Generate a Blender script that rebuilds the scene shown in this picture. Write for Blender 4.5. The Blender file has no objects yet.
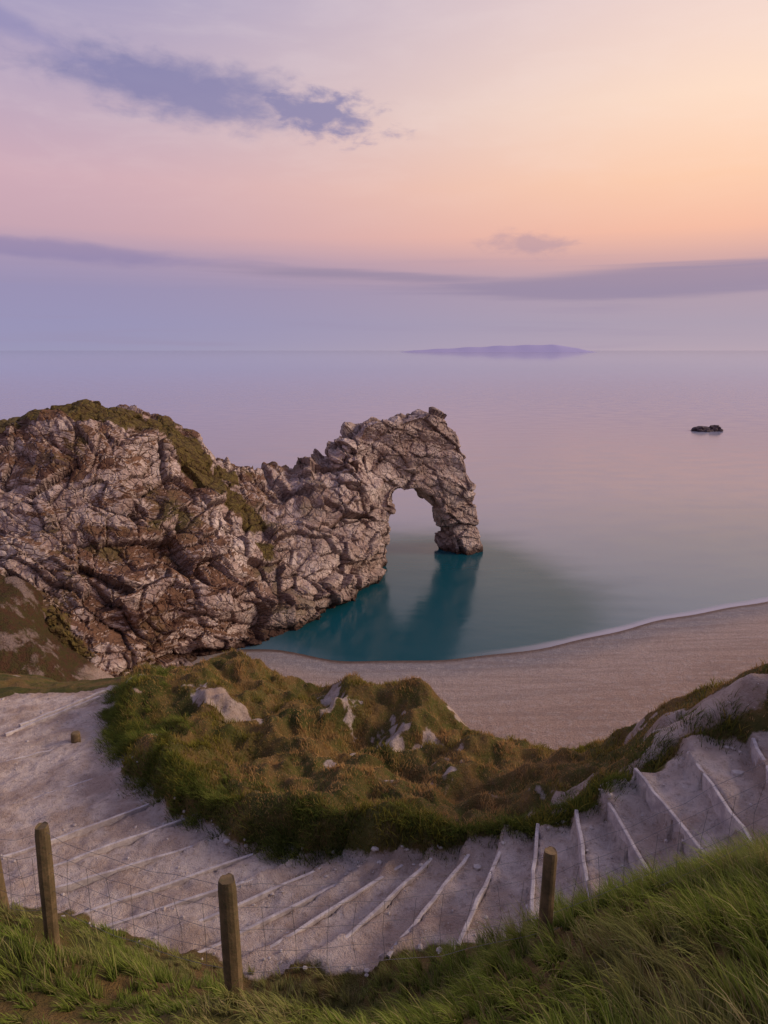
import bpy, math, numpy as np
from mathutils import Vector
rng=np.random.default_rng(7)
H=60.0; F=683.0; TH=math.radians(13.35); CT,ST=math.cos(TH),math.sin(TH)
sc=bpy.context.scene
sc.view_settings.view_transform='Standard'
try: sc.view_settings.look='None'
except Exception: pass
sc.view_settings.exposure=0

# ---------------------------------------------------------------- helpers
def ray(u,v):
    xc=(u-384)/F; yc=(512-v)/F
    return np.array([xc, CT+yc*ST, -ST+yc*CT])
def G(u,v,zrel):           # survey point: where a sight line meets height zrel
    d=ray(u,v); t=zrel/d[2]; return d*t
def s2l(c):
    return tuple(((x/255)/12.92 if x/255<=0.04045 else ((x/255+0.055)/1.055)**2.4) for x in c)+(1,)
def sstep(a,b,x):
    t=np.clip((x-a)/(b-a),0,1); return t*t*(3-2*t)
def hsh(ix,iy,iz,seed=0):
    n=(ix.astype(np.int64)*73856093)^(iy.astype(np.int64)*19349663)^(iz.astype(np.int64)*83492791)^(seed*2654435)
    n=(n&0xffffffff).astype(np.uint64)
    n=(n^(n>>np.uint64(16)))*np.uint64(0x45d9f3b)&np.uint64(0xffffffff)
    n=(n^(n>>np.uint64(16)))*np.uint64(0x45d9f3b)&np.uint64(0xffffffff)
    n=n^(n>>np.uint64(16))
    return n.astype(np.float64)/4294967295.0
def vnoise(x,y,z,seed=0):
    ix,iy,iz=np.floor(x),np.floor(y),np.floor(z)
    fx,fy,fz=x-ix,y-iy,z-iz
    fx,fy,fz=[f*f*f*(f*(f*6-15)+10) for f in (fx,fy,fz)]
    r=0
    for a in (0,1):
        for b in (0,1):
            for c in (0,1):
                w=(fx if a else 1-fx)*(fy if b else 1-fy)*(fz if c else 1-fz)
                r=r+w*hsh(ix+a,iy+b,iz+c,seed)
    return r*2-1
def fbm(x,y,z,o=4,seed=0):
    r=0;a=1;t=0
    for i in range(o):
        r=r+a*vnoise(x*2**i+i*17.3,y*2**i+i*5.1,z*2**i,seed+i); t+=a; a*=.5
    return r/t
def voro(x,y,z,seed=0):
    """returns F1,F2, cell id and a per-cell tilted plane value (angular blocks)"""
    ix,iy,iz=np.floor(x),np.floor(y),np.floor(z)
    f1=np.full(x.shape,9.);f2=np.full(x.shape,9.);cid=np.zeros(x.shape);pl=np.zeros(x.shape)
    for a in (-1,0,1):
        for b in (-1,0,1):
            for c in (-1,0,1):
                cx,cy,cz=ix+a,iy+b,iz+c
                h1,h2,h3=hsh(cx,cy,cz,seed+1),hsh(cx,cy,cz,seed+2),hsh(cx,cy,cz,seed+3)
                dx,dy,dz=x-cx-h1,y-cy-h2,z-cz-h3
                d=np.sqrt(dx*dx+dy*dy+dz*dz); m=d<f1
                h4=hsh(cx,cy,cz,seed+4)
                p=((h4*7.3%1)-.5)*dx+((h4*13.7%1)-.5)*dy+((h4*29.1%1)-.5)*dz
                f2=np.where(m,f1,np.minimum(f2,d)); cid=np.where(m,h4,cid); pl=np.where(m,p,pl); f1=np.where(m,d,f1)
    return f1,f2,cid,pl*2
def mesh_np(name,V,Fq,attrs=None,mat=None,smooth=True):
    me=bpy.data.meshes.new(name)
    V=np.asarray(V,dtype=np.float32)
    me.vertices.add(len(V)); me.vertices.foreach_set('co',V.ravel())
    loops=np.concatenate([f.ravel() for f in Fq]); tot=np.concatenate([np.full(len(f),f.shape[1]) for f in Fq])
    st=np.concatenate([[0],np.cumsum(tot)[:-1]])
    me.loops.add(len(loops)); me.loops.foreach_set('vertex_index',loops.astype(np.int32))
    me.polygons.add(len(tot)); me.polygons.foreach_set('loop_start',st.astype(np.int32)); me.polygons.foreach_set('loop_total',tot.astype(np.int32))
    me.polygons.foreach_set('use_smooth',np.full(len(tot),smooth,dtype=bool))
    me.update(calc_edges=True); me.validate()
    if attrs:
        for k,a in attrs.items():
            at=me.attributes.new(k,'FLOAT','POINT'); at.data.foreach_set('value',np.asarray(a,dtype=np.float32).ravel())
    ob=bpy.data.objects.new(name,me); sc.collection.objects.link(ob)
    if mat: me.materials.append(mat)
    return ob
def grid_faces(nx,ny):
    i=np.arange(nx-1)[None,:]+nx*np.arange(ny-1)[:,None]; i=i.ravel()
    return np.stack([i,i+1,i+1+nx,i+nx],1)

class NT:
    def __init__(s,nt): s.nt=nt; s.n=nt.nodes; s.l=nt.links
    def node(s,t,**k):
        n=s.n.new(t)
        for a,b in k.items(): setattr(n,a,b)
        return n
    def lk(s,a,b): s.l.new(a,b)
    def put(s,sock,v):
        if isinstance(v,bpy.types.NodeSocket): s.lk(v,sock)
        elif v is not None: sock.default_value=v
    def m(s,op,a,b=None,c=None,clamp=False):
        n=s.node('ShaderNodeMath',operation=op,use_clamp=clamp)
        s.put(n.inputs[0],a); s.put(n.inputs[1],b)
        if c is not None: s.put(n.inputs[2],c)
        return n.outputs[0]
    def mix(s,f,a,b,blend='MIX'):
        n=s.node('ShaderNodeMix',data_type='RGBA',blend_type=blend)
        s.put(n.inputs[0],f); s.put(n.inputs[6],a); s.put(n.inputs[7],b); return n.outputs[2]
    def ss(s,a,b,x,lo=0,hi=1):
        n=s.node('ShaderNodeMapRange',interpolation_type='SMOOTHSTEP')
        s.put(n.inputs[0],x); n.inputs[1].default_value=a; n.inputs[2].default_value=b
        n.inputs[3].default_value=lo; n.inputs[4].default_value=hi; return n.outputs[0]
    def noise(s,vec,scale,detail=5,rough=.55,dist=0):
        n=s.node('ShaderNodeTexNoise'); s.put(n.inputs['Vector'],vec)
        n.inputs['Scale'].default_value=scale; n.inputs['Detail'].default_value=detail
        n.inputs['Roughness'].default_value=rough; n.inputs['Distortion'].default_value=dist
        return n.outputs['Fac']
    def mapv(s,vec,scale=(1,1,1),rot=(0,0,0),loc=(0,0,0)):
        n=s.node('ShaderNodeMapping'); s.put(n.inputs['Vector'],vec)
        n.inputs['Scale'].default_value=scale; n.inputs['Rotation'].default_value=rot; n.inputs['Location'].default_value=loc
        return n.outputs[0]
    def attr(s,name):
        return s.node('ShaderNodeAttribute',attribute_name=name).outputs['Fac']
    def bump(s,h,strength=.5,dist=.1,normal=None):
        n=s.node('ShaderNodeBump'); s.put(n.inputs['Height'],h); n.inputs['Strength'].default_value=strength
        n.inputs['Distance'].default_value=dist
        if normal is not None: s.lk(normal,n.inputs['Normal'])
        return n.outputs[0]
    def vor(s,vec,scale,feature='F1',rnd=1):
        n=s.node('ShaderNodeTexVoronoi',feature=feature); s.put(n.inputs['Vector'],vec); n.inputs['Scale'].default_value=scale
        n.inputs['Randomness'].default_value=rnd
        return n
def material(name):
    m=bpy.data.materials.new(name); m.use_nodes=True
    t=NT(m.node_tree); b=t.n['Principled BSDF']; b.inputs['Specular IOR Level'].default_value=.2
    pos=t.node('ShaderNodeNewGeometry')
    return m,t,b,pos.outputs['Position'],pos.outputs['Normal']

# ---------------------------------------------------------------- world / sky
w=bpy.data.worlds.new("World"); sc.world=w; w.use_nodes=True
try:
    w.cycles.sampling_method='MANUAL'; w.cycles.sample_map_resolution=256
except Exception: pass
t=NT(w.node_tree); bg=t.n['Background']
tc=t.node('ShaderNodeTexCoord').outputs['Generated']
sep=t.node('ShaderNodeSeparateXYZ'); t.lk(tc,sep.inputs[0])
X,Y,Z=sep.outputs
el=t.m('MULTIPLY',t.m('ARCSINE',Z),57.2958)
az=t.m('MULTIPLY',t.m('ARCTAN2',X,Y),57.2958)
def ramp(pts):
    n=t.node('ShaderNodeValToRGB'); cr=n.color_ramp; cr.interpolation='LINEAR'
    while len(cr.elements)>1: cr.elements.remove(cr.elements[-1])
    for i,(e,c) in enumerate(pts):
        p=(e/90)**.5
        el_=cr.elements[0] if i==0 else cr.elements.new(p)
        el_.position=p; el_.color=s2l(c)
    t.lk(t.m('POWER',t.m('DIVIDE',t.m('MAXIMUM',el,0.0),90.0),.5),n.inputs[0]); return n.outputs[0]
Lr=ramp([(0,(154,150,182)),(2,(150,145,182)),(4.5,(151,142,178)),(6.5,(164,147,177)),(8.5,(198,163,176)),(12,(206,170,182)),(17,(187,167,189)),(23,(160,154,190)),(40,(125,130,175)),(90,(92,107,160))])
Rr=ramp([(0,(184,165,178)),(2,(172,157,175)),(4.5,(177,155,170)),(6.5,(212,168,164)),(8.5,(246,188,162)),(12,(254,205,172)),(17,(255,222,198)),(23,(242,214,205)),(40,(190,174,190)),(90,(114,118,162))])
f=t.ss(-30,30,az)
back=t.ss(70,150,t.m('ABSOLUTE',az))
f=t.m('MULTIPLY',f,t.m('SUBTRACT',1.0,back))
col=t.mix(f,Lr,Rr)
cv=t.node('ShaderNodeCombineXYZ'); t.lk(az,cv.inputs[0]); t.lk(el,cv.inputs[1])
cvec=cv.outputs[0]
n1=t.noise(t.mapv(cvec,scale=(.11,.42,1),rot=(0,0,.12)),1.0,5,.6,.4)
n2=t.noise(t.mapv(cvec,scale=(.035,.75,1),loc=(3,1,0)),1.0,4,.55,.3)
n3=t.noise(t.mapv(cvec,scale=(.45,1.0,1),loc=(7,3,0),rot=(0,0,.15)),1.0,6,.6,.25)
def blob(a0,e0,sa,se,slope=0):
    da=t.m('SUBTRACT',az,a0); de=t.m('SUBTRACT',t.m('SUBTRACT',el,e0),t.m('MULTIPLY',da,slope))
    q=t.m('ADD',t.m('POWER',t.m('DIVIDE',t.m('ABSOLUTE',da),sa),2.0),t.m('POWER',t.m('DIVIDE',t.m('ABSOLUTE',de),se),2.0))
    return t.m('EXPONENT',t.m('MULTIPLY',q,-1.0))
def cloud(b,n,k=1.1,lo=.35,hi=.95):
    v=t.m('ADD',b,t.m('MULTIPLY',t.m('SUBTRACT',n,.5),k)); return t.m('MULTIPLY',t.ss(lo,hi,v),t.ss(.02,.25,b))
nn=t.m('ADD',t.m('MULTIPLY',n1,.45),t.m('MULTIPLY',n3,.55))
c1=cloud(blob(-15,17.9,10.5,2.0,-.09),nn,1.7,.12,.9)
c1b=cloud(blob(-27,20.5,7,1.1,-.28),n1,1.2)
c1c=cloud(blob(-5.5,16.9,5.5,1.6,-.12),n3,2.0,.2,.9)
c2=cloud(blob(-25,7.0,15,.9,-.045),n1,1.2,.3,.9)
c3=cloud(blob(22,5.0,18,1.3,.02),n2,1.3,.25,.8)
c3b=cloud(blob(-2,5.8,14,.6,-.03),n2,1.5,.3,.9)
c4=cloud(blob(11.5,8.0,3.6,.9,-.03),n3,1.7,.2,.95)
st=t.m('MULTIPLY',t.ss(.5,.75,n2),t.ss(9,5,el))
col=t.mix(t.m('MULTIPLY',t.ss(.4,.75,n1),t.m('MULTIPLY',t.ss(8,14,el),.10)),col,(1,.86,.82,1))
col=t.mix(t.m('MULTIPLY',t.m('MAXIMUM',c1,c1c),.78),col,s2l((122,122,168)))
col=t.mix(t.m('MULTIPLY',c1b,.6),col,s2l((138,134,180)))
col=t.mix(t.m('MULTIPLY',c2,.65),col,s2l((140,128,168)))
col=t.mix(t.m('MULTIPLY',t.m('MAXIMUM',c3,c3b),.75),col,s2l((148,133,160)))
col=t.mix(t.m('MULTIPLY',c4,.5),col,s2l((166,142,162)))
col=t.mix(t.m('MULTIPLY',st,.35),col,s2l((152,137,166)))
sky=t.node('ShaderNodeTexSky',sky_type='NISHITA'); sky.sun_disc=False
sky.sun_elevation=math.radians(26); sky.sun_rotation=math.radians(92)
col=t.mix(1.0,col,t.mix(1.0,sky.outputs[0],(.003,.003,.003,1),'MULTIPLY'),'ADD')
t.lk(col,bg.inputs[0]); bg.inputs[1].default_value=1.0

sl=bpy.data.lights.new('sun','SUN'); sl.energy=2.0; sl.angle=math.radians(16); sl.color=(1,.80,.64)
so=bpy.data.objects.new('sun',sl); sc.collection.objects.link(so)
a=math.radians(92); e=math.radians(26)
sd=Vector((math.sin(a)*math.cos(e),math.cos(a)*math.cos(e),math.sin(e)))
so.rotation_euler=sd.to_track_quat('Z','Y').to_euler(); so.location=(60,40,120)

cam=bpy.data.cameras.new('camera'); co=bpy.data.objects.new('camera',cam); sc.collection.objects.link(co)
cam.sensor_fit='VERTICAL'; cam.sensor_height=36; cam.lens=36*F/1024; cam.clip_end=200000; cam.clip_start=.05
co.location=(0,0,H); co.rotation_euler=(math.pi/2-TH,0,0); sc.camera=co

# ---------------------------------------------------------------- terrain definition (z relative to camera)
shx=np.array([-400,-200,-110,-60,-40,-23.6,-10,3.2,13,23.4,46.7,74.3,94.7,130,250,500,900])
shy=np.array([150,150,140,128,130,131,126,124.6,125.5,127.9,137.6,150.9,158.9,170,190,200,200.])
xx=np.linspace(-400,900,2601); yy=np.interp(xx,shx,shy); ker=np.hanning(25); ker/=ker.sum()
yy=np.convolve(np.pad(yy,12,mode='edge'),ker,'valid')
def shore(x): return np.interp(x,xx,yy)+.5*np.sin(x*.13)+.35*np.sin(x*.31+1)
rx=np.array([-60,-12,-8,-4,-1.5,1,3,6,8,12,60.]); ryy=np.array([29,26.5,26.5,25,23.2,22.2,19.5,17.5,14.5,13,13]); rz=np.array([-13.5,-13.0,-12.7,-12.3,-12.2,-12,-12,-10.8,-7.5,-6.5,-6])
def rimy(x): return np.interp(x,rx,ryy)
def rimz(x): return np.interp(x,rx,rz)
def far_rel(x,y):
    ry_,rz_=rimy(x),rimz(x)
    t_=np.clip(y/ry_,0,1); a_=rz_*t_**.8-1.7*(1-t_)+np.maximum(-y,0)*.2
    slope=.85+.08*fbm(x*.05,y*.02,x*0,3,5)
    cl=rz_-slope*(y-ry_)
    cl=cl+np.clip(y-ry_,0,12)/12*(1.8*fbm(x*.12,y*.05,x*0,4,9))
    z=np.where(y<ry_,a_,cl)
    d=shore(x)-y
    b=np.where(d>0, .085*d-.0004*d*d, .12*d); b=np.clip(b,-6,4.5)-H
    b=b+.12*sstep(2,12,d)*fbm(x*.12,y*.12,x*0,3,3)+.18*np.sin(d*.8)*sstep(1,5,d)*sstep(16,9,d)*.5
    # saddle joining mainland and headland
    rg1=1-2*np.abs(fbm(x*.09,y*.06,x*0,4,78))
    sdl=(32+7*fbm(x*.08,y*.08,x*0,5,77)+5*(rg1-.5))*sstep(-35,-68,x)*np.exp(-((y-100)/26)**2)-H-6+1.2*fbm(x*.35,y*.35,x*0,4,79)
    return np.maximum(np.maximum(z,b),sdl)
path=[ (12.5,6.2,-4.4,1.4),(8.6,7.7,-5.5,1.4),(5.5,9.05,-6.6,1.35),(3.24,8.9,-7.6,1.15),(1.04,9.1,-8.5,1.2),(-1.06,9.5,-9.1,1.4),(-3.3,10.4,-9.6,1.5),(-5.9,12.2,-10.1,1.6),(-8.6,15.1,-10.8,1.9),(-10.8,18.8,-11.5,2.2),(-11.9,23,-12.4,2.0),(-12.8,27.5,-14.2,1.6),(-14,32,-17,1.6)]
P=np.array(path)
def catmull(P,n=40):
    out=[]
    Q=np.vstack([2*P[0]-P[1],P,2*P[-1]-P[-2]])
    for i in range(1,len(Q)-2):
        for k in range(n):
            u=k/n; p0,p1,p2,p3=Q[i-1],Q[i],Q[i+1],Q[i+2]
            out.append(.5*((2*p1)+(-p0+p2)*u+(2*p0-5*p1+4*p2-p3)*u*u+(-p0+3*p1-3*p2+p3)*u**3))
    out.append(P[-1]); return np.array(out)
C=catmull(P); seg=np.linalg.norm(np.diff(C[:,:2],axis=0),axis=1); S=np.concatenate([[0],np.cumsum(seg)])
T=np.gradient(C[:,:2],axis=0); T/=np.linalg.norm(T,axis=1)[:,None]
def sAt(i): return S[i*40]
def skew(s): return np.interp(s,[sAt(2),sAt(3),sAt(4),sAt(5),sAt(6),sAt(7),sAt(8)],[.05,-.1,-.4,-.75,-.7,-.35,-.05])
edges=[]; s=.4
while s<S[-1]-1:
    edges.append(s)
    base=.74 if s<sAt(5) else (.74+.6*min(1,(s-sAt(5))/5))
    s+=base*rng.uniform(.85,1.15)
edges=np.array(edges)
mids=np.concatenate([[0],(edges[1:]+edges[:-1])/2,[S[-1]]])
treadz=np.interp(mids,S,C[:,2])
ctl=[]
def c(u,v,z): ctl.append(tuple(G(u,v,z)))
for q in [(130,765,-10.2),(125,815,-9.75),(140,700,-11.2),(200,680,-11.7),(260,674,-12),(330,692,-12.0),(250,740,-10.9),(250,800,-9.75),(200,840,-9.35),(350,840,-8.8),(350,800,-9.5),(350,740,-11.2),(430,702,-11.8),(450,745,-11.3),(450,790,-9.9),(450,850,-8.4),(560,760,-10.8),(560,732,-12),(640,748,-11),
          (560,800,-8.7),(545,835,-8.0),(640,762,-7.6),(700,715,-6.7),(768,682,-5.75),(768,648,-5.5),(720,700,-6.6),(610,800,-7.5)]: c(*q)
for q in [(0,-.3,-1.7),(0,-3,-1.0),(-1.22,4.4,-5.05),(-3.2,5.3,-5.5),(-3.9,5.9,-5.7),(1.48,5.0,-5.15),(2.0,2.9,-3.5),(2.9,4.2,-4.05),(0,3.4,-4.25),(-2.7,3.84,-4.6),(-.5,4.3,-4.98),(-.5,5.2,-6.3),(-1.8,5.6,-6.5),(-1.8,6.6,-7.9),(.9,5.6,-6.2),(-.3,6.6,-7.9),(-5.5,6.5,-6.6),(-7,8,-8.2),(4.5,5.0,-4.3),(6.5,4.2,-3.7),(9,3.5,-3.2),(-6,2,-3.5),(-10,8,-8.5),(-11,14,-10.5),(-15,18,-11.5),(-16,25,-12.8),(-15,10,-9.5),(7,0,-1.8),(-7,-2,-1.8),
          (9,10.6,-4.6),(12,11,-4.2),(9,13.2,-5.6)]: ctl.append(q)
for q in path[1:-1]: ctl.append(q[:3])
ctl=np.array(ctl)
def tps_fit(c_,lam=.02):
    n=len(c_); d=np.linalg.norm(c_[:,None,:2]-c_[None,:,:2],axis=2); K=np.where(d>0,d*d*np.log(d+1e-9),0)+lam*np.eye(n)
    Pm=np.c_[np.ones(n),c_[:,:2]]; A=np.zeros((n+3,n+3)); A[:n,:n]=K;A[:n,n:]=Pm;A[n:,:n]=Pm.T
    return np.linalg.solve(A,np.r_[c_[:,2],0,0,0])
wt=tps_fit(ctl,.05)
def tps(x,y):
    z=wt[-3]+wt[-2]*x+wt[-1]*y
    for k in range(len(ctl)):
        d2=(x-ctl[k,0])**2+(y-ctl[k,1])**2; z=z+wt[k]*.5*d2*np.log(d2+1e-12)
    return z
X0,X1,Y0,Y1=-18.,13.,-3.,31.
gx=np.arange(X0,X1+.001,.065)
gy=np.concatenate([np.arange(Y0,3,.1),np.arange(3,13,.05),np.arange(13,Y1+.001,.08)])
gX,gY=np.meshgrid(gx,gy); fx_,fy_=gX.ravel(),gY.ravel()
def pathinfo(x,y):
    idx=np.zeros(x.shape,int)
    for st_ in range(0,len(x),20000):
        sl_=slice(st_,st_+20000)
        d=(x[sl_,None]-C[None,::2,0])**2+(y[sl_,None]-C[None,::2,1])**2
        k=d.argmin(1); idx[sl_]=k*2
    vx=x-C[idx,0]; vy=y-C[idx,1]
    along=vx*T[idx,0]+vy*T[idx,1]; cr=T[idx,0]*vy-T[idx,1]*vx
    return np.hypot(cr,np.maximum(np.abs(along)-.2,0)),np.sign(cr),S[idx]+along,C[idx,3]
pd,pside,ps,phw=pathinfo(fx_,fy_)
base=tps(fx_,fy_)
near_amp=sstep(0,1.2,pd-phw)
ridged=1-np.abs(fbm(fx_*.45+3,fy_*.45,fx_*0,4,12))*2
lump=fbm(fx_*.35,fy_*.35,fx_*0,4,11)*.8+(ridged-.6)*.6+fbm(fx_*1.5,fy_*1.5,fx_*0,3,21)*.34
hum=np.zeros_like(base)
for (u,v,z,r,hh) in [(380,704,-11.7,1.3,1.5),(425,712,-11.9,.9,1.6),(190,700,-11.4,2.0,.3),(235,722,-11.1,1.0,-.35),(310,722,-11.4,1.3,.5),(545,728,-11.9,.8,1.3),(600,745,-11.2,.7,.7),(255,685,-11.9,1.5,.4),(480,760,-11,1.0,.5),(345,742,-11.0,1.0,-.7),(450,730,-11.5,.6,-.5),(250,760,-10.6,1.0,-.35),(85,684,-12.8,1.4,.5)]:
    q=G(u,v,z); hum+=hh*np.exp(-((fx_-q[0])**2+(fy_-q[1])**2)/r**2)
base=base+near_amp*(lump*np.where(pside<0,1,.35)+hum)
base=base+np.where(pside<0,1,0)*.28*np.exp(-((pd-phw-.7)/.45)**2)
rimp=rimz(fx_)-.85*(fy_-rimy(fx_))+1.1*fbm(fx_*.4,fy_*.4,fx_*0,3,31)
k=.7; hmin=np.clip(.5+.5*(rimp-base)/k,0,1); base=rimp*(1-hmin)+base*hmin-k*hmin*(1-hmin)
edge=fbm(fx_*1.1,fy_*1.1,fx_*0,3,41)*.45
pm=1-sstep(-.1,.35,pd-phw-edge)
sp=ps+.06*fbm(fx_*2,fy_*2,fx_*0,2,51)+skew(ps)*pd*pside
ti=np.searchsorted(edges,sp)
lo=treadz[np.clip(ti,0,len(treadz)-1)]
loc_=(sp-mids[np.clip(ti,0,len(mids)-1)])
rampz=np.interp(ps,S,C[:,2])
wear=sstep(sAt(5)+2,sAt(8),ps)*.7
pz=(lo-.03*loc_)*(1-wear)+rampz*wear
pz=pz+.08*fbm(fx_*1.3,fy_*1.3,fx_*0,4,61)+.06*fbm(fx_*4,fy_*4,fx_*0,4,71)+.10*(pd/phw)**2
z=base*(1-pm)+pz*pm
ew=sstep(0,2.0,np.minimum.reduce([fx_-X0,X1-fx_,fy_-Y0,Y1-fy_]))
z=z*ew+far_rel(fx_,fy_)*(1-ew)
NZ=z.reshape(gX.shape)
bare=np.zeros_like(z)
for (u,v,zr_,r,am) in [(240,724,-11.1,.7,.8),(210,716,-11.1,.6,.75),(372,742,-11.2,.8,.85),(348,722,-11.3,.6,.8),(330,708,-11.6,.5,.7),(405,750,-11.0,.8,.8),(432,738,-11.2,.8,.85),(395,720,-11.5,.5,.6),(70,690,-12,2.4,1.3),(700,745,-7.0,.8,1.0),(740,715,-6.2,.8,1.),(660,775,-7.2,.6,.9),(630,800,-7.6,.5,.9),(595,828,-7.8,.5,.8),(690,712,-6.8,.5,.7),(475,745,-11.5,.6,.75),(165,668,-12.1,1.0,1.1),(325,765,-10.4,.4,.6),(150,745,-10.6,.5,.6)]:
    q=G(u,v,zr_); bare+=am*np.exp(-((fx_-q[0])**2+(fy_-q[1])**2)/r**2)
bare+=1.0*fbm(fx_*.9,fy_*.9,fx_*0,5,81)*(.55+.45*sstep(0,3,fx_))+.6*fbm(fx_*3,fy_*3,fx_*0,4,83)
gyz,gxz=np.gradient(NZ,gy,gx); steep=np.hypot(gyz,gxz).ravel()
bare+=.35*sstep(1.0,1.9,steep)*(pside<0)*sstep(3.2,4.2,fx_)
bare_m=sstep(.35,.8,bare)*(sstep(.1,.6,pd-phw))
pathm=1-sstep(-.12,.16,pd-phw-edge)
leftout=(pside>0)*sstep(-6.0,-7.5,fx_)*sstep(23,20,fy_)
pathm=np.maximum(pathm,leftout)
pathm=np.where((fy_>23.5),0,pathm)
chalk=np.maximum(pathm,bare_m)
chalk=np.where((pside>0)&(pd>phw+.5)&(fx_>-6),0,chalk)
NC=chalk.reshape(gX.shape)

# ---------------------------------------------------------------- materials
mh,t,b,pos,nor=material('hillside_ground')
ch=t.attr('chalk'); dirt=t.attr('dirt')
na=t.noise(pos,1.1,6,.65); nb=t.noise(pos,8,5,.68); nc=t.noise(pos,40,3,.6); nd=t.noise(pos,.45,4,.6)
chalkc=t.mix(t.ss(.35,.65,na),s2l((190,164,146)),s2l((226,206,190)))
chalkc=t.mix(t.m('MULTIPLY',t.ss(.48,.70,nb),.6),chalkc,s2l((146,118,100)))
chalkc=t.mix(t.m('MULTIPLY',t.ss(.5,.7,nd),.5),chalkc,s2l((166,138,114)))
chalkc=t.mix(t.m('MULTIPLY',dirt,.25),chalkc,s2l((150,122,96)))
pv=t.vor(pos,22); chalkc=t.mix(t.m('MULTIPLY',t.ss(.32,.14,pv.outputs['Distance']),t.ss(.45,.7,nb)),chalkc,s2l((234,222,208)))
pv2=t.vor(pos,9); chalkc=t.mix(t.m('MULTIPLY',t.ss(.2,.1,pv2.outputs['Distance']),t.ss(.5,.7,na)),chalkc,s2l((238,228,216)))
veg=t.mix(t.ss(.4,.6,na),s2l((126,100,58)),s2l((98,94,44)))
veg=t.mix(t.m('MULTIPLY',t.ss(.5,.7,nb),.6),veg,s2l((146,118,82)))
veg=t.mix(t.ss(.5,.66,nd),veg,s2l((78,78,34)))
m2=t.ss(.3,.7,t.m('ADD',ch,t.m('MULTIPLY',t.m('SUBTRACT',nb,.5),1.1)))
t.lk(t.mix(m2,veg,chalkc),b.inputs['Base Color']); b.inputs['Roughness'].default_value=.95
t.lk(t.bump(t.m('ADD',t.m('MULTIPLY',nb,.7),t.m('MULTIPLY',nc,.35)),1.0,.14),b.inputs['Normal'])
mf,t,b,pos,nor=material('beach_ground')
d=t.attr('inland'); cl=t.attr('cliff')
nl=t.noise(pos,.06,5,.6); nm=t.noise(pos,.8,6,.65); nf=t.noise(pos,4,4,.7)
dd=t.m('ADD',d,t.m('MULTIPLY',t.m('SUBTRACT',nl,.5),8.0))
bc=t.mix(t.ss(3,14,dd),s2l((168,160,160)),s2l((208,182,166)))
bc=t.mix(t.ss(14,32,dd),bc,s2l((200,168,148)))
bc=t.mix(t.m('MULTIPLY',t.ss(.45,.7,nm),.45),bc,s2l((224,208,198)))
bc=t.mix(t.m('MULTIPLY',t.ss(.45,.65,nf),.55),bc,s2l((132,114,104)))
strk=t.noise(t.mapv(pos,scale=(.05,.6,1),rot=(0,0,-.25)),1.0,4,.6)
bc=t.mix(t.m('MULTIPLY',t.ss(.45,.62,strk),.35),bc,s2l((156,134,122)))
wet=t.ss(3.2,1.0,t.m('ADD',d,t.m('MULTIPLY',nm,1.2)))
bc=t.mix(wet,bc,s2l((112,86,72)))
vg=t.mix(t.ss(.4,.6,nm),s2l((104,74,52)),s2l((92,82,46)))
nl2=t.noise(pos,.22,6,.65)
vg=t.mix(t.ss(.50,.60,nl2),vg,s2l((168,144,130)))
vg=t.mix(t.m('MULTIPLY',t.ss(.5,.6,nf),.5),vg,s2l((80,58,44)))
t.lk(t.mix(cl,bc,vg),b.inputs['Base Color'])
t.lk(t.m('SUBTRACT',.95,t.m('MULTIPLY',wet,.6)),b.inputs['Roughness'])
t.lk(t.bump(t.m('ADD',t.m('ADD',nm,nf),t.m('MULTIPLY',cl,t.m('MULTIPLY',nl2,5.0))),1.0,.6),b.inputs['Normal'])
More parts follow.
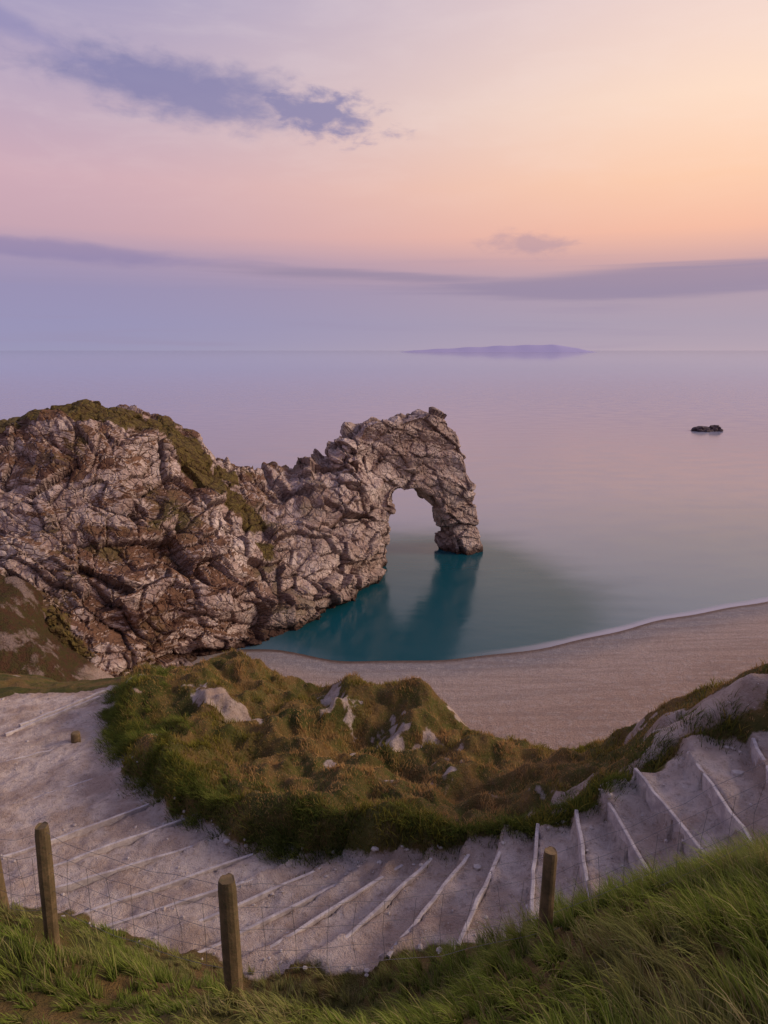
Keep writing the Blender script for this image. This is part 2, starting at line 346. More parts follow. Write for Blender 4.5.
def rockmat(name):
    m,t,b,pos,nor=material(name)
    sn=t.node('ShaderNodeSeparateXYZ'); t.lk(nor,sn.inputs[0]); sp_=t.node('ShaderNodeSeparateXYZ'); t.lk(pos,sp_.inputs[0])
    warp=t.node('ShaderNodeTexNoise'); t.lk(pos,warp.inputs['Vector']); warp.inputs['Scale'].default_value=.10; warp.inputs['Detail'].default_value=3
    wv=t.node('ShaderNodeVectorMath',operation='MULTIPLY_ADD'); t.lk(warp.outputs['Color'],wv.inputs[0]); wv.inputs[1].default_value=(9,9,9); t.lk(pos,wv.inputs[2])
    p2=wv.outputs[0]
    n0=t.noise(pos,.07,4,.55)
    n1=t.noise(pos,.28,6,.58); n2=t.noise(pos,1.1,4,.6)
    strat=t.noise(t.mapv(p2,scale=(.04,.04,.22),rot=(.12,.38,0)),1.0,5,.6)
    colr=t.mix(t.ss(.3,.7,n1),s2l((176,148,134)),s2l((224,204,190)))
    colr=t.mix(t.m('MULTIPLY',t.ss(.52,.75,n2),.35),colr,s2l((236,222,210)))
    colr=t.mix(t.m('MULTIPLY',t.ss(.48,.34,n2),.4),colr,s2l((136,108,92)))
    colr=t.mix(t.m('MULTIPLY',t.ss(.46,.60,n0),.40),colr,s2l((150,122,104)))
    v2=t.vor(t.mapv(p2,scale=(1,1,1.6),rot=(.2,.38,.4)),.42,'DISTANCE_TO_EDGE').outputs['Distance']
    cr=t.m('MULTIPLY',t.ss(.05,.0,v2),t.ss(.4,.6,n1,.15,.8))
    colr=t.mix(t.m('MULTIPLY',cr,.7),colr,s2l((88,62,52)))
    colr=t.mix(t.m('MULTIPLY',t.attr('crev'),.75),colr,s2l((80,56,46)))
    up=t.m('ADD',t.m('MULTIPLY',sn.outputs[2],.75),t.m('MULTIPLY',t.m('SUBTRACT',n1,.5),.9))
    up=t.m('ADD',up,t.m('MULTIPLY',t.m('SUBTRACT',strat,.5),3.8))
    up=t.m('ADD',up,t.m('MULTIPLY',t.m('SUBTRACT',n0,.5),1.4))
    vg=t.m('MULTIPLY',t.ss(.24,.46,up),t.attr('veg'))
    vcol=t.mix(t.ss(.4,.62,n1),s2l((100,68,50)),s2l((126,90,64)))
    vcol=t.mix(t.ss(.5,.64,n0),vcol,s2l((98,84,46)))
    vcol=t.mix(t.m('MULTIPLY',t.ss(.5,.7,n2),.5),vcol,s2l((72,52,38)))
    colr=t.mix(t.m('MULTIPLY',vg,.92),colr,vcol)
    gt=t.attr('turf')
    colr=t.mix(t.ss(.42,.58,t.m('ADD',gt,t.m('MULTIPLY',t.m('SUBTRACT',n1,.5),1.1))),colr,t.mix(t.ss(.4,.6,n2),s2l((108,92,48)),s2l((84,66,40))))
    tl=t.ss(4.5,1.5,t.m('ADD',sp_.outputs[2],t.m('MULTIPLY',n1,2.5)))
    colr=t.mix(tl,colr,s2l((78,56,46)))
    t.lk(colr,b.inputs['Base Color']); b.inputs['Roughness'].default_value=.9
    hgt=t.m('ADD',t.m('MULTIPLY',n2,.7),t.m('ADD',t.m('MULTIPLY',n1,.7),t.m('MULTIPLY',t.m('MINIMUM',v2,.10),3.0)))
    t.lk(t.bump(hgt,.85,.9),b.inputs['Normal'])
    return m
mr=rockmat('limestone_cliff')
msea,t,b,pos,nor=material('sea_water')
off=t.attr('off'); cove=t.attr('cove')
nz=t.noise(t.mapv(pos,scale=(.012,.03,1)),1.0,3,.5); nz2=t.noise(t.mapv(pos,scale=(.05,.12,1)),1.0,3,.5)
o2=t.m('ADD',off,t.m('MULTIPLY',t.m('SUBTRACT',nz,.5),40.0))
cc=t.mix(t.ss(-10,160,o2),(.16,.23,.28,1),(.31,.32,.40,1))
cc=t.mix(t.ss(120,600,o2),cc,(.44,.41,.49,1))  # paler lilac offshore: bright sky sheen painted into the water's base colour
cc=t.mix(t.ss(.1,.9,t.m('ADD',cove,t.m('MULTIPLY',t.m('SUBTRACT',nz2,.5),.35))),cc,(.008,.080,.100,1))
foamn=t.m('ADD',off,t.m('MULTIPLY',t.m('SUBTRACT',nz2,.5),2.5))
foam=t.m('MULTIPLY',t.ss(2.6,.6,foamn),t.attr('foam'))
cc=t.mix(t.m('MULTIPLY',foam,.6),cc,s2l((215,200,205)))
t.lk(cc,b.inputs['Base Color']); b.inputs['IOR'].default_value=1.33; b.inputs['Specular IOR Level'].default_value=.5
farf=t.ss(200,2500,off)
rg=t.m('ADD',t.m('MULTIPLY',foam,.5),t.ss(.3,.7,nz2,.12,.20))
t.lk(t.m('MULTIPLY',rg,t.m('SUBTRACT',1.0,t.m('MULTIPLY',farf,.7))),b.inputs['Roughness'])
bn=t.node('ShaderNodeBump'); t.lk(t.noise(t.mapv(pos,scale=(.15,.3,1)),1.0,2,.5),bn.inputs['Height']); bn.inputs['Distance'].default_value=.5
t.lk(t.m('MULTIPLY',t.ss(500,60,off),.06),bn.inputs['Strength']); t.lk(bn.outputs[0],b.inputs['Normal'])

# ---------------------------------------------------------------- build terrain
V=np.c_[fx_,fy_,z+H]
mesh_np('hillside',V,[grid_faces(len(gx),len(gy))],{'chalk':chalk,'dirt':np.clip(bare_m-pathm,0,1)},mh)
bx=np.concatenate([np.linspace(-1500,-160,30)[:-1],np.arange(-160,200,1.2),np.linspace(200,2500,40)])
by=np.concatenate([np.linspace(-600,-40,20)[:-1],np.arange(-40,220,1.0)])
bX,bY=np.meshgrid(bx,by); bX,bY=bX.ravel(),bY.ravel()
bz=far_rel(bX,bY)
ins=sstep(0,1.5,np.minimum.reduce([bX-X0-.8,X1-.8-bX,bY-Y0-.8,Y1-.8-bY]))
bz=bz-ins*4-.02
d_=shore(bX)-bY
cliffm=sstep(5.5,7.5,bz+H)
mesh_np('beach',np.c_[bX,bY,bz+H],[grid_faces(len(bx),len(by))],{'inland':d_,'cliff':cliffm},mf)
def geo(a,b_,n): return np.geomspace(a,b_,n)
sx=np.concatenate([-geo(200,60000,30)[::-1],np.arange(-198,200,2.),geo(200,60000,30)])
sy=np.concatenate([np.linspace(-50,100,6)[:-1],np.arange(100,300,2.),geo(300,80000,50)])
sX,sY=np.meshgrid(sx,sy); sX,sY=sX.ravel(),sY.ravel()
so_=sY-shore(np.clip(sX,-400,900))
cov=np.exp(-(((sX-2)/32)**2+((sY-150)/38)**2))*1.25+.7*np.exp(-(((sX-26)/18)**2+((sY-168)/42)**2))+.8*np.exp(-(((sX+0)/40)**2+((sY-200)/30)**2))+.40*np.exp(-(((sX-45)/25)**2+((sY-155)/35)**2))
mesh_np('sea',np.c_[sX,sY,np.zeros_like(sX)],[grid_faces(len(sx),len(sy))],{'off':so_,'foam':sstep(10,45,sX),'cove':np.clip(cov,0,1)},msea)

# ---------------------------------------------------------------- headland with arch
def solid(verts,faces,name):
    me=bpy.data.meshes.new(name); me.from_pydata([tuple(v) for v in verts],[],faces); me.update()
    return me
secs=[((-175,80),(-185,135,50)),((-110,92),(-122,140,48)),((-66,102),(-80,142,46.5)),((-58,106),(-70,146,48.6)),((-51,110),(-64,150,49.8)),((-45,114),(-58,153,48.6)),((-39,120),(-51,158,43.5)),((-33,125),(-43,164,37)),((-27,131),(-36,170,31.5)),((-19,142),(-25,180,28.5)),((-11,155),(-13.5,188,32.5)),((-2,170),(-5.5,192,38.5)),((0.5,176),(-1,195,38))]
prof=[(0,-4,None),(0.02,.1,0),(.10,.30,0),(.30,.52,0),(.52,.72,0),(.80,.92,0),(1,1,0),(1.18,.93,0),(1.4,.6,0),(1.55,.2,0),(1.6,-4,None)]
vs=[];fs=[]
for (fb,rg_) in secs:
    for (a_,h_,n_) in prof:
        zz=-4 if n_ is None else h_*rg_[2]
        vs.append((fb[0]+(rg_[0]-fb[0])*a_,fb[1]+(rg_[1]-fb[1])*a_,zz))
n=len(prof)
for i in range(len(secs)-1):
    for j in range(n):
        a0=i*n+j;a1=i*n+(j+1)%n; fs.append((a0,a1,a1+n,a0+n))
fs.append(tuple(range(n))[::-1]); fs.append(tuple((len(secs)-1)*n+j for j in range(n)))
me1=solid(vs,fs,'a')
p0=np.array([23,203.5]); nrm=np.array([.47,-.88]); nrm/=np.linalg.norm(nrm)
def onplane(u,v):
    d=ray(u,v); t_=(p0@nrm)/(d[:2]@nrm); q=d*t_; return np.array([q[0],q[1],q[2]+H])
outer=[(322,480),(334,454),(348,434),(362,423),(378,418),(388,422),(398,417),(410,416),(426,412),(438,417),(450,434),(459,462),(466,500),(471,535),(473,572)]
inner=[(446,572),(446,545),(444,525),(437,506),(427,493),(412,485),(400,486),(389,494),(383,512),(381,530),(380,560),(378,590)]
poly=outer+inner+[(322,600)]
pv=[onplane(*q) for q in poly]
N3=np.array([nrm[0],nrm[1],0]); vs=[]
for sg in (1,-1):
    for q in pv:
        th=4.2+(1.4 if q[2]<8 else 0); vs.append(q+sg*N3*th)
m_=len(poly); fs=[tuple(range(m_)),tuple(range(2*m_-1,m_-1,-1))]+[(i,i+m_,(i+1)%m_+m_,(i+1)%m_) for i in range(m_)]
import bmesh
bm=bmesh.new(); bm.from_mesh(solid(vs,fs,'b'))
bmesh.ops.triangulate(bm,faces=bm.faces[:]); bmesh.ops.recalc_face_normals(bm,faces=bm.faces[:])
b2=bmesh.new(); b2.from_mesh(me1); bmesh.ops.recalc_face_normals(b2,faces=b2.faces[:]); b2.to_mesh(me1)
bm.from_mesh(me1); mj=bpy.data.meshes.new('j'); bm.to_mesh(mj)
def remeshed(mj,vox,smooth):
    oj=bpy.data.objects.new('tmp',mj); sc.collection.objects.link(oj)
    r=oj.modifiers.new('r','REMESH'); r.mode='VOXEL'; r.voxel_size=vox
    s_=oj.modifiers.new('s','SMOOTH'); s_.factor=.5; s_.iterations=smooth
    dg=bpy.context.evaluated_depsgraph_get(); me=bpy.data.meshes.new_from_object(oj.evaluated_get(dg))
    bpy.data.objects.remove(oj); return me
me=remeshed(mj,.36,12)
n0=len(me.vertices); pco=np.empty(n0*3,np.float32); me.vertices.foreach_get('co',pco); pco=pco.reshape(-1,3).astype(float)
pno=np.empty(n0*3,np.float32); me.vertex_normals.foreach_get('vector',pno); pno=pno.reshape(-1,3)
def rockd(p):
    x,y,z_=p.T
    wx=x+2.5*fbm(x*.07,y*.07,z_*.07,2,1); wy=y+2.5*fbm(x*.07,y*.07,z_*.07,2,2); wz=z_+2.5*fbm(x*.07,y*.07,z_*.07,2,3)
    s1=wz*.92+wx*.36-wy*.1
    f1,f2,c1_,p1=voro(wx*.075,wy*.075,s1*.16,5)
    g1,g2,c2_,p2=voro(wx*.17,wy*.17,s1*.36,15)
    h1,h2,c3_,p3=voro(wx*.5,wy*.5,s1*.8,25)
    d=1.9*(c1_-.5)+3.0*p1+.9*(c2_-.5)+1.7*p2+.22*(c3_-.5)+.5*p3
    cr2=1-sstep(0,.08,g2-g1); cr1=1-sstep(0,.06,f2-f1); cr3=1-sstep(0,.12,h2-h1)
    d-=.5*cr2+.6*cr1+.12*cr3
    d+=1.8*fbm(x*.06,y*.06,z_*.08,3,44)+.35*fbm(x*.5,y*.5,z_*.6,3,46)
    led=s1*.15+.8*fbm(x*.04,y*.04,z_*.04,2,55); fr=led-np.floor(led)
    d+=1.8*(sstep(0,.8,fr)-sstep(.86,1,fr)-.4)
    return d,np.clip(cr2*.8+cr1*.7+cr3*.25,0,1)
dv,crev=rockd(pco)
tt_=1/(pco[:,1]*CT-(pco[:,2]-H)*ST); pu=384+F*pco[:,0]*tt_; pvv=512-F*(pco[:,1]*ST+(pco[:,2]-H)*CT)*tt_
dist_=np.linalg.norm(pco-np.array([0,0,H]),axis=1)
turf=np.zeros(n0)
for (u,v,r) in [(45,408,3.5),(70,404,5),(95,403,5.5),(120,408,5),(140,414,4),(165,424,5),(182,440,6),(195,458,6),(212,478,5.5),(235,497,4.5),(255,515,4),(265,545,3),(230,472,4),(20,655,9),(50,668,7),(0,630,6),(325,690,3)]:
    m_=np.hypot(pu-u,pvv-v)<5
    if m_.any():
        i=np.where(m_)[0]; i=i[dist_[i].argmin()]; turf=np.maximum(turf,np.exp(-((np.linalg.norm(pco-pco[i],axis=1)/r)**2))*1.1)
tip=sstep(-10,2,pco[:,0])
pco2=pco+pno*(dv*(1-.5*tip)*(1-.6*np.clip(turf,0,1)))[:,None]
me.vertices.foreach_set('co',pco2.astype(np.float32).ravel()); me.update()
vegv=sstep(-4,-34,pco[:,0])*.95+.08
for k_,a_ in (('veg',vegv),('turf',turf),('crev',crev)):
    me.attributes.new(k_,'FLOAT','POINT').data.foreach_set('value',a_.astype(np.float32))
me.polygons.foreach_set('use_smooth',np.zeros(len(me.polygons),bool))
me.materials.clear(); me.materials.append(mr)
ob=bpy.data.objects.new('rock_arch_headland',me); sc.collection.objects.link(ob)

def boulder(name,loc,size,seed,mat,sub=5,amp=.25):
    bm=bmesh.new(); bmesh.ops.create_icosphere(bm,subdivisions=sub,radius=1)
    p=np.array([v.co[:] for v in bm.verts]); r=1+amp*fbm(p[:,0]*1.4+seed,p[:,1]*1.4,p[:,2]*1.4,4,seed)*1.6
    f1,f2,c_,pl=voro(p[:,0]*1.8,p[:,1]*1.8,p[:,2]*1.8,seed); r+=.2*(c_-.5)+.3*pl
    p=p*r[:,None]*np.array(size)
    for v,q in zip(bm.verts,p): v.co=q
    me=bpy.data.meshes.new(name); bm.to_mesh(me); me.materials.append(mat)
    o=bpy.data.objects.new(name,me); o.location=loc; sc.collection.objects.link(o); return o
msr,t,b,pos,nor=material('wet_sea_rock'); b.inputs['Roughness'].default_value=.6
t.lk(t.mix(t.noise(pos,.8,5,.6),s2l((58,46,48)),s2l((104,86,86))),b.inputs['Base Color'])
q=G(702,431,-60); boulder('sea_rock',(q[0],q[1],.3),(8,6,2.6),3,msr)
q=G(714,431,-60); boulder('sea_rock',(q[0],q[1],.0),(5.5,4,4.2),8,msr)

mi,t,b,pos,nor=material('hazed_distant_hill'); t.lk(t.mix(t.noise(pos,.001,3,.5),s2l((186,180,212)),s2l((190,182,212))),b.inputs['Base Color']); b.inputs['Roughness'].default_value=1; b.inputs['Specular IOR Level'].default_value=0  # distance haze is painted into this pale lilac base colour
D=20000.; xs=np.linspace((400-384)/F*D,(586-384)/F*D,90); tt=np.linspace(0,1,90)
hz=210*np.interp(tt,[0,.08,.3,.55,.8,.92,1],[0,.25,.55,.85,1,.55,0])+10*np.sin(tt*40)*np.sin(tt*np.pi)
rows=[(-900,-5,0),(-500,0,.6),(-150,0,.95),(200,0,1),(1200,0,.7),(2000,-5,0)]
V=[]
for (dy,z0,k_) in rows:
    for x_,h_ in zip(xs,hz): V.append((x_,D+dy,max(h_*k_,0)+z0))
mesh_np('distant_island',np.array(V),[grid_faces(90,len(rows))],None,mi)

# ---------------------------------------------------------------- steps: timber risers
def sampz(x,y,A=NZ):
    ix=np.clip(np.searchsorted(gx,x)-1,0,len(gx)-2); iy=np.clip(np.searchsorted(gy,y)-1,0,len(gy)-2)
    fx=(x-gx[ix])/(gx[ix+1]-gx[ix]); fy=(y-gy[iy])/(gy[iy+1]-gy[iy])
    return A[iy,ix]*(1-fx)*(1-fy)+A[iy,ix+1]*fx*(1-fy)+A[iy+1,ix]*(1-fx)*fy+A[iy+1,ix+1]*fx*fy
def woodmat(name,c1_,c2_,c3_):
    m,t,b,pos,nor=material(name)
    n=t.noise(pos,4,5,.65); n2=t.noise(pos,30,4,.7)
    cc=t.mix(t.ss(.35,.65,n),s2l(c1_),s2l(c2_)); cc=t.mix(t.m('MULTIPLY',t.ss(.5,.7,n2),.6),cc,s2l(c3_))
    t.lk(cc,b.inputs['Base Color']); b.inputs['Roughness'].default_value=.85; t.lk(t.bump(n2,.6,.01),b.inputs['Normal']); return m
mw=woodmat('weathered_board',(212,200,192),(172,160,158),(140,120,108))
bm=bmesh.new()
def board(bm,c0,c1,z0,z1,h,th):
    d=np.array([c1[0]-c0[0],c1[1]-c0[1]]); L=np.linalg.norm(d); d/=L; nn_=np.array([-d[1],d[0]])*th/2
    K=8; rings=[]
    for i in range(K+1):
        f_=i/K; cx=c0[0]+d[0]*L*f_; cy=c0[1]+d[1]*L*f_; zt=z0+(z1-z0)*f_+rng.normal(0,.008); w_=rng.normal(0,.01)
        ring=[bm.verts.new((cx+nn_[0]*s1+d[1]*w_,cy+nn_[1]*s1-d[0]*w_,zt+zz)) for s1,zz in ((-1,-h),(1,-h),(1,-.008),(.7,0),(-.7,0),(-1,-.008))]
        rings.append(ring)
    for a_,b_ in zip(rings[:-1],rings[1:]):
        for j in range(6): bm.faces.new((a_[j],a_[(j+1)%6],b_[(j+1)%6],b_[j]))
    bm.faces.new(rings[0]); bm.faces.new(rings[-1][::-1])
for i,s_ in enumerate(edges):
    cx,cy,hw=[np.interp(s_,S,C[:,k]) for k in (0,1,3)]; tx,ty=[np.interp(s_,S,T[:,k]) for k in (0,1)]
    kk=float(skew(s_))+rng.normal(0,.05); nx,ny=-ty-kk*tx,tx-kk*ty
    a_=hw*rng.uniform(.85,1.0); b_=hw*rng.uniform(.85,1.02)
    left=s_>sAt(7)+1
    if left:
        a_*=rng.uniform(.5,.95); b_*=rng.uniform(.4,.95)
        if rng.random()<.35 or s_>sAt(10): continue
    A_=(cx-nx*a_,cy-ny*a_); B_=(cx+nx*b_,cy+ny*b_)
    zc=H+(treadz[i] if not left else float(np.interp(s_,S,C[:,2])))
    tilt=rng.normal(0,.03)
    board(bm,A_,B_,zc+.045+tilt,zc+.045-tilt,.34,.06)
for (u0,v0,u1,v1,z0,z1) in [(5,733,100,703,-11.4,-12.1),(20,728,108,694,-11.6,-12.3)]:
    q0=G(u0,v0,z0); q1=G(u1,v1,z1)
    za=float(sampz(q0[0:1],q0[1:2])[0])+H+.10; zb=float(sampz(q1[0:1],q1[1:2])[0])+H+.10
    board(bm,q0[:2],q1[:2],za,zb,.25,.09)
me=bpy.data.meshes.new('wooden_step_boards'); bmesh.ops.recalc_face_normals(bm,faces=bm.faces[:]); bm.to_mesh(me); me.materials.append(mw)
o=bpy.data.objects.new('wooden_step_boards',me); sc.collection.objects.link(o)
# loose stones and chalk rubble scattered on the path
bm=bmesh.new()
for k_ in range(420):
    s_=rng.uniform(.5,sAt(10)); i=min(int(np.searchsorted(S,s_)),len(C)-1)
    o_=C[i,3]*np.clip(rng.normal(0,.75),-1.1,1.1) if rng.random()<.4 else C[i,3]*rng.choice([-1,1])*rng.uniform(.75,1.1)
    px,py=C[i,0]-T[i,1]*o_,C[i,1]+T[i,0]*o_
    r_=rng.uniform(.015,.05)*(1.6 if rng.random()<.08 else 1); pz_=float(sampz(np.array([px]),np.array([py]))[0])+H
    g_=bmesh.ops.create_icosphere(bm,subdivisions=1,radius=r_)
    sc3=rng.uniform(.6,1.3,3)
    for v in g_['verts']:
        j=rng.uniform(.8,1.15); v.co=Vector((v.co.x*sc3[0]*j+px,v.co.y*sc3[1]*j+py,v.co.z*sc3[2]*.7*j+pz_+r_*.2))
mst,t,b,pos,nor=material('chalk_stone'); t.lk(t.mix(t.noise(pos,5,3,.5),s2l((150,126,110)),s2l((228,218,208))),b.inputs['Base Color'])
me=bpy.data.meshes.new('chalk_rubble'); bm.to_mesh(me); me.materials.append(mst)
o=bpy.data.objects.new('chalk_rubble',me); sc.collection.objects.link(o)

# ---------------------------------------------------------------- fence
mp=woodmat('post_wood',(138,114,82),(104,88,62),(80,84,52))
mwire,t,b,pos,nor=material('galvanised_wire'); b.inputs['Metallic'].default_value=.6; b.inputs['Roughness'].default_value=.5; b.inputs['Base Color'].default_value=(.22,.2,.2,1)
fence=bpy.data.objects.new('wire_fence',None); sc.collection.objects.link(fence)
posts=[]
def post(i,x,y,topz,r,lean=(0,0),par=None):
    zb=float(sampz(np.array([x]),np.array([y]))[0])+H-.3
    L=topz-zb; bm=bmesh.new(); K=14; M=16; rings=[]
    for k_ in range(K+1):
        f_=k_/K; rr=r*(1+.03*math.sin(f_*9+i))
        if k_==K: rr*=.88
        ring=[]
        for j in range(M):
            a_=2*math.pi*j/M; q=rr*(1+.05*math.sin(3*a_+i)+.03*math.sin(7*a_+f_*2))
            ring.append(bm.verts.new((q*math.cos(a_)+lean[0]*f_,q*math.sin(a_)+lean[1]*f_,zb+L*min(f_*1.02,1)-(.012 if k_==K and j%5==0 else 0))))
        rings.append(ring)
    for a_,b_ in zip(rings[:-1],rings[1:]):
        for j in range(M): bm.faces.new((a_[j],a_[(j+1)%M],b_[(j+1)%M],b_[j]))
    bm.faces.new(rings[-1]); bm.faces.new(rings[0][::-1])
    nm_='post_%d'%i if par else 'wooden_stump'
    me=bpy.data.meshes.new(nm_); bm.to_mesh(me); me.materials.append(mp)
    o=bpy.data.objects.new(nm_,me); o.location=(x,y,0); sc.collection.objects.link(o)
    if par: o.parent=par; posts.append((x+lean[0]*.9,y+lean[1]*.9,topz))
post(1,-3.98,6.0,H-4.75,.065,(-.05,0),fence)
post(2,-3.18,5.4,H-4.22,.065,(.06,.0),fence)
post(3,-1.2,4.46,H-3.96,.070,(-.01,0),fence)
post(4,1.47,5.2,H-4.32,.062,(.01,0),fence)
post(5,3.95,5.6,H-3.35,.065,(.0,0),fence)
q=G(76,742,-11.2); post(9,q[0],q[1],float(sampz(q[0:1],q[1:2])[0])+H+.3,.13,(.02,0))
posts=[(-6.5,7.6,H-6.6)]+posts+[(7.5,4.8,H-2.4)]
cu=bpy.data.curves.new('wire_mesh','CURVE'); cu.dimensions='3D'; cu.bevel_depth=.0018; cu.bevel_resolution=1
def spl(pts):
    s_=cu.splines.new('POLY'); s_.points.add(len(pts)-1)
    for p_,q in zip(s_.points,pts): p_.co=(*q,1)
for a_,b_ in zip(posts[:-1],posts[1:]):
    L=math.dist(a_[:2],b_[:2]); n_=max(4,int(L/.24))
    for hh in (.06,.27,.48,.69,.88):
        pts=[]
        for k_ in range(n_+1):
            f_=k_/n_; sag=-.08*math.sin(math.pi*f_)
            pts.append((a_[0]+(b_[0]-a_[0])*f_,a_[1]+(b_[1]-a_[1])*f_,a_[2]+(b_[2]-a_[2])*f_-hh+sag+rng.normal(0,.010)))
        spl(pts)
    for k_ in range(1,n_):
        f_=k_/n_; sag=-.08*math.sin(math.pi*f_); bx_=a_[0]+(b_[0]-a_[0])*f_;by_=a_[1]+(b_[1]-a_[1])*f_;bz_=a_[2]+(b_[2]-a_[2])*f_+sag
        spl([(bx_+rng.normal(0,.02),by_,bz_-.27),(bx_+rng.normal(0,.02),by_,bz_-.6),(bx_,by_,bz_-.88)])
cu.materials.append(mwire)
o=bpy.data.objects.new('wire_mesh',cu); o.parent=fence; sc.collection.objects.link(o)

# ---------------------------------------------------------------- grass
def grassmat(name,cA,cB,cC,dry):
    m=bpy.data.materials.new(name); m.use_nodes=True; t=NT(m.node_tree); t.n.remove(t.n['Principled BSDF']); out=t.n['Material Output']
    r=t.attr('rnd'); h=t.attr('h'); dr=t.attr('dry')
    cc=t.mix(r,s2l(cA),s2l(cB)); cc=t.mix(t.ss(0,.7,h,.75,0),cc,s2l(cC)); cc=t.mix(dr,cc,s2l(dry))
    d=t.node('ShaderNodeBsdfDiffuse'); tr=t.node('ShaderNodeBsdfTranslucent')
    t.lk(cc,d.inputs[0]); t.lk(cc,tr.inputs[0])
    ms=t.node('ShaderNodeMixShader'); ms.inputs[0].default_value=.3; t.lk(d.outputs[0],ms.inputs[1]); t.lk(tr.outputs[0],ms.inputs[2])
    t.lk(ms.outputs[0],out.inputs[0]); return m
def blades(name,B,L,W,ld,la,rnd,dry,mat):
    n=len(B); ts=[0,.4,.75,1]; ang=rng.uniform(0,np.pi*2,n); wd=np.c_[np.cos(ang),np.sin(ang),np.zeros(n)]
    ld3=np.c_[ld,np.zeros(n)]; cols=[];hh=[]
    for i,t_ in enumerate(ts):
        c_=B+ld3*(L*la*t_**1.8)[:,None]; c_[:,2]+=L*t_*np.sqrt(np.maximum(1-(la*t_*.85)**2,.05))
        ww=(W*[1,.85,.5,0][i]*.5)[:,None]
        if i<3: cols+= [c_-wd*ww,c_+wd*ww]; hh+=[t_,t_]
        else: cols+=[c_]; hh+=[1]
    V=np.stack(cols,1).reshape(-1,3); b0=(np.arange(n)*7)[:,None]
    q=np.concatenate([b0+np.array([[0,1,3,2]]),b0+np.array([[2,3,5,4]])]); tr=b0+np.array([[4,5,6]])
    return mesh_np(name,V,[q,tr],{'rnd':np.repeat(rnd,7),'dry':np.repeat(dry,7),'h':np.tile(hh,n)},mat)
N=190000
x=rng.uniform(-8,6.5,N); y=rng.uniform(1.6,9.5,N)
dn,sd_,_,hw_=pathinfo(x,y)
cl_=fbm(x*1.5,y*1.5,x*0,3,101)
keep=(sd_>0)&(dn>hw_+.1+.2*cl_)&(np.abs(x)<(y+1.0)*.85+.8)
x,y,cl_=x[keep],y[keep],cl_[keep]
gxc=np.floor(x/.2); gyc=np.floor(y/.2)
jx=(gxc+hsh(gxc,gyc,gxc*0,201))*.2; jy=(gyc+hsh(gxc,gyc,gxc*0,202))*.2
hl=hsh(gxc,gyc,gxc*0,203); kx=.5*(hsh(gxc,gyc,gxc*0,204)>.2)
x=x+(jx-x)*kx; y=y+(jy-y)*kx
zz=sampz(x,y)+H-.02; n=len(x)
right=sstep(-.5,1.5,x)
L=(.10+.11*right+.10*sstep(-.2,.5,cl_))*(.5+1.0*hl)*rng.uniform(.6,1.35,n)
gdir=2.6+2.2*fbm(x*.8,y*.8,x*0,2,103)+(hl-.5)*2+rng.normal(0,.45,n)
ld=np.c_[np.cos(gdir),np.sin(gdir)]; la=rng.uniform(.3,1.0,n)
dry=(rng.uniform(0,1,n)<.18)*rng.uniform(.4,1,n)+.4*sstep(.05,.45,fbm(x*1.1,y*1.1,x*0,3,104))
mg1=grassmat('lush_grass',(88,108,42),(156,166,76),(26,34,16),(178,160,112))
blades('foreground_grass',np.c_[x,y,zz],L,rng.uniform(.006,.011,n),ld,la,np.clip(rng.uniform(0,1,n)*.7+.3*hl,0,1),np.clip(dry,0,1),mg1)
N=210000
x=rng.uniform(-13,11,N); y=rng.uniform(8.5,28,N)
dn,sd_,_,hw_=pathinfo(x,y); ck=sampz(x,y,NC)
g=fbm(x*.6,y*.6,x*0,4,91)
cw=fbm(x*2.2,y*2.2,x*0,3,92)
keep=(sd_<0)&(dn>hw_-.05)&(ck<rng.uniform(.1,.8,N))&(y<rimy(x)+2)
x,y,dn,hw_,g,cw,ck=x[keep],y[keep],dn[keep],hw_[keep],g[keep],cw[keep],ck[keep]; n=len(x)
zz=sampz(x,y)+H-.01
fr=1-sstep(.2,1.2,dn-hw_)
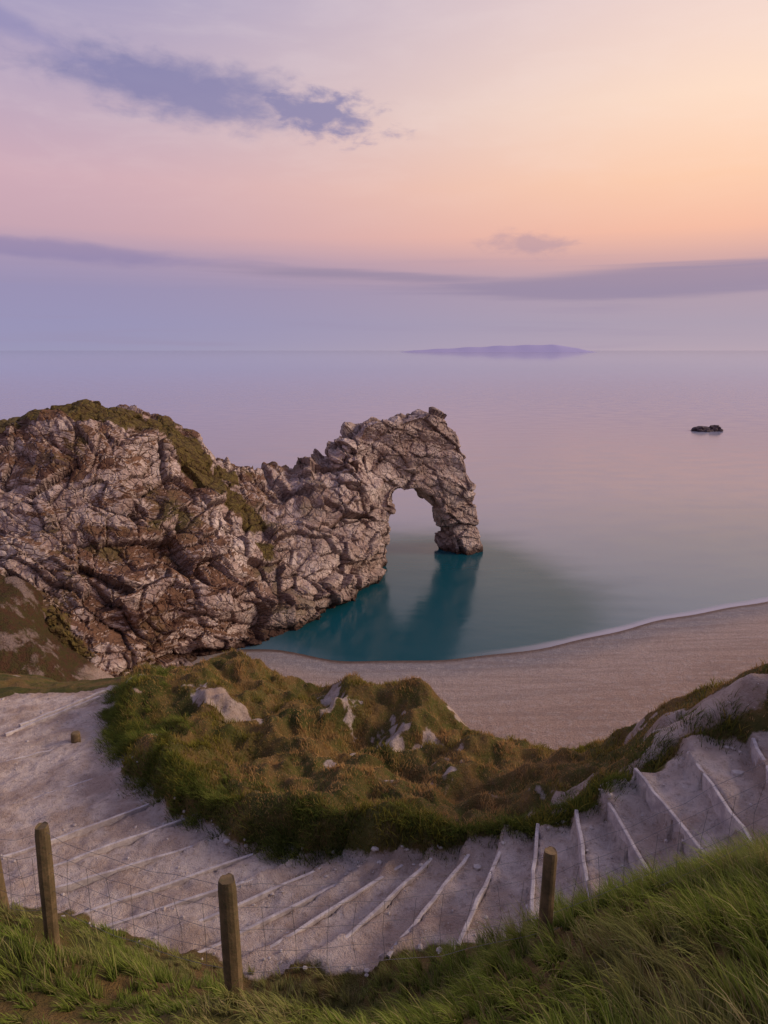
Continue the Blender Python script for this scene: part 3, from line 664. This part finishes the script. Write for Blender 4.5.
L=(.04+.11*sstep(-.05,.4,cw)+.04*sstep(0,.4,g))*rng.uniform(.5,1.5,n)*(1+.6*fr)*(1-.6*ck)
gd=rng.uniform(0,6.28,n); ld=np.c_[np.cos(gd),np.sin(gd)]
dryv=np.clip(.78-1.5*g-.8*cw-.6*fr+rng.normal(0,.2,n),0,1)
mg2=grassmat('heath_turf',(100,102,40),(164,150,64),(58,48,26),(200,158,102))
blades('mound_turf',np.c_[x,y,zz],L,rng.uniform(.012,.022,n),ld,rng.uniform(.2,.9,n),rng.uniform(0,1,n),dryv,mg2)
B=[];LL=[];LD=[];LA=[];R=[]
for k_ in range(640):
    s_=rng.uniform(1.,sAt(10)); i=int(np.searchsorted(S,s_)); i=min(i,len(C)-1)
    off=C[i,3]+(rng.uniform(-.05,.6) if rng.random()<.75 else rng.uniform(.6,2.0)); nx,ny=T[i,1],-T[i,0]
    cx,cy=C[i,0]+nx*off,C[i,1]+ny*off
    if fbm(np.array([cx*.8]),np.array([cy*.8]),np.array([0.]),2,131)[0]<-.2: continue
    if cx>4 and rng.random()<.5: continue
    m_=rng.integers(60,130); r_=rng.uniform(.06,.2)
    px=cx+rng.normal(0,r_,m_); py=cy+rng.normal(0,r_,m_)
    B.append(np.c_[px,py,sampz(px,py)+H-.02]); l=rng.uniform(.14,.32); LL.append(l*rng.uniform(.5,1.2,m_))
    dx=(px-cx)/r_*.5-nx*.7+rng.normal(0,.3,m_); dy=(py-cy)/r_*.5-ny*.7+rng.normal(0,.3,m_); q=np.hypot(dx,dy)+1e-6
    LD.append(np.c_[dx/q,dy/q]); LA.append(rng.uniform(.4,1.0,m_)); R.append(np.clip(rng.uniform(0,.7)+rng.normal(0,.15,m_),0,1))
B=np.concatenate(B);LL=np.concatenate(LL);LD=np.concatenate(LD);LA=np.concatenate(LA);R=np.concatenate(R)
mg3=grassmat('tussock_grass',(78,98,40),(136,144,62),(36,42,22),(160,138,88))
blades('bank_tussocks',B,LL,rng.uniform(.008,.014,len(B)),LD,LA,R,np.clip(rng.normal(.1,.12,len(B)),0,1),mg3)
print('blades',len(B),'rock',n0)
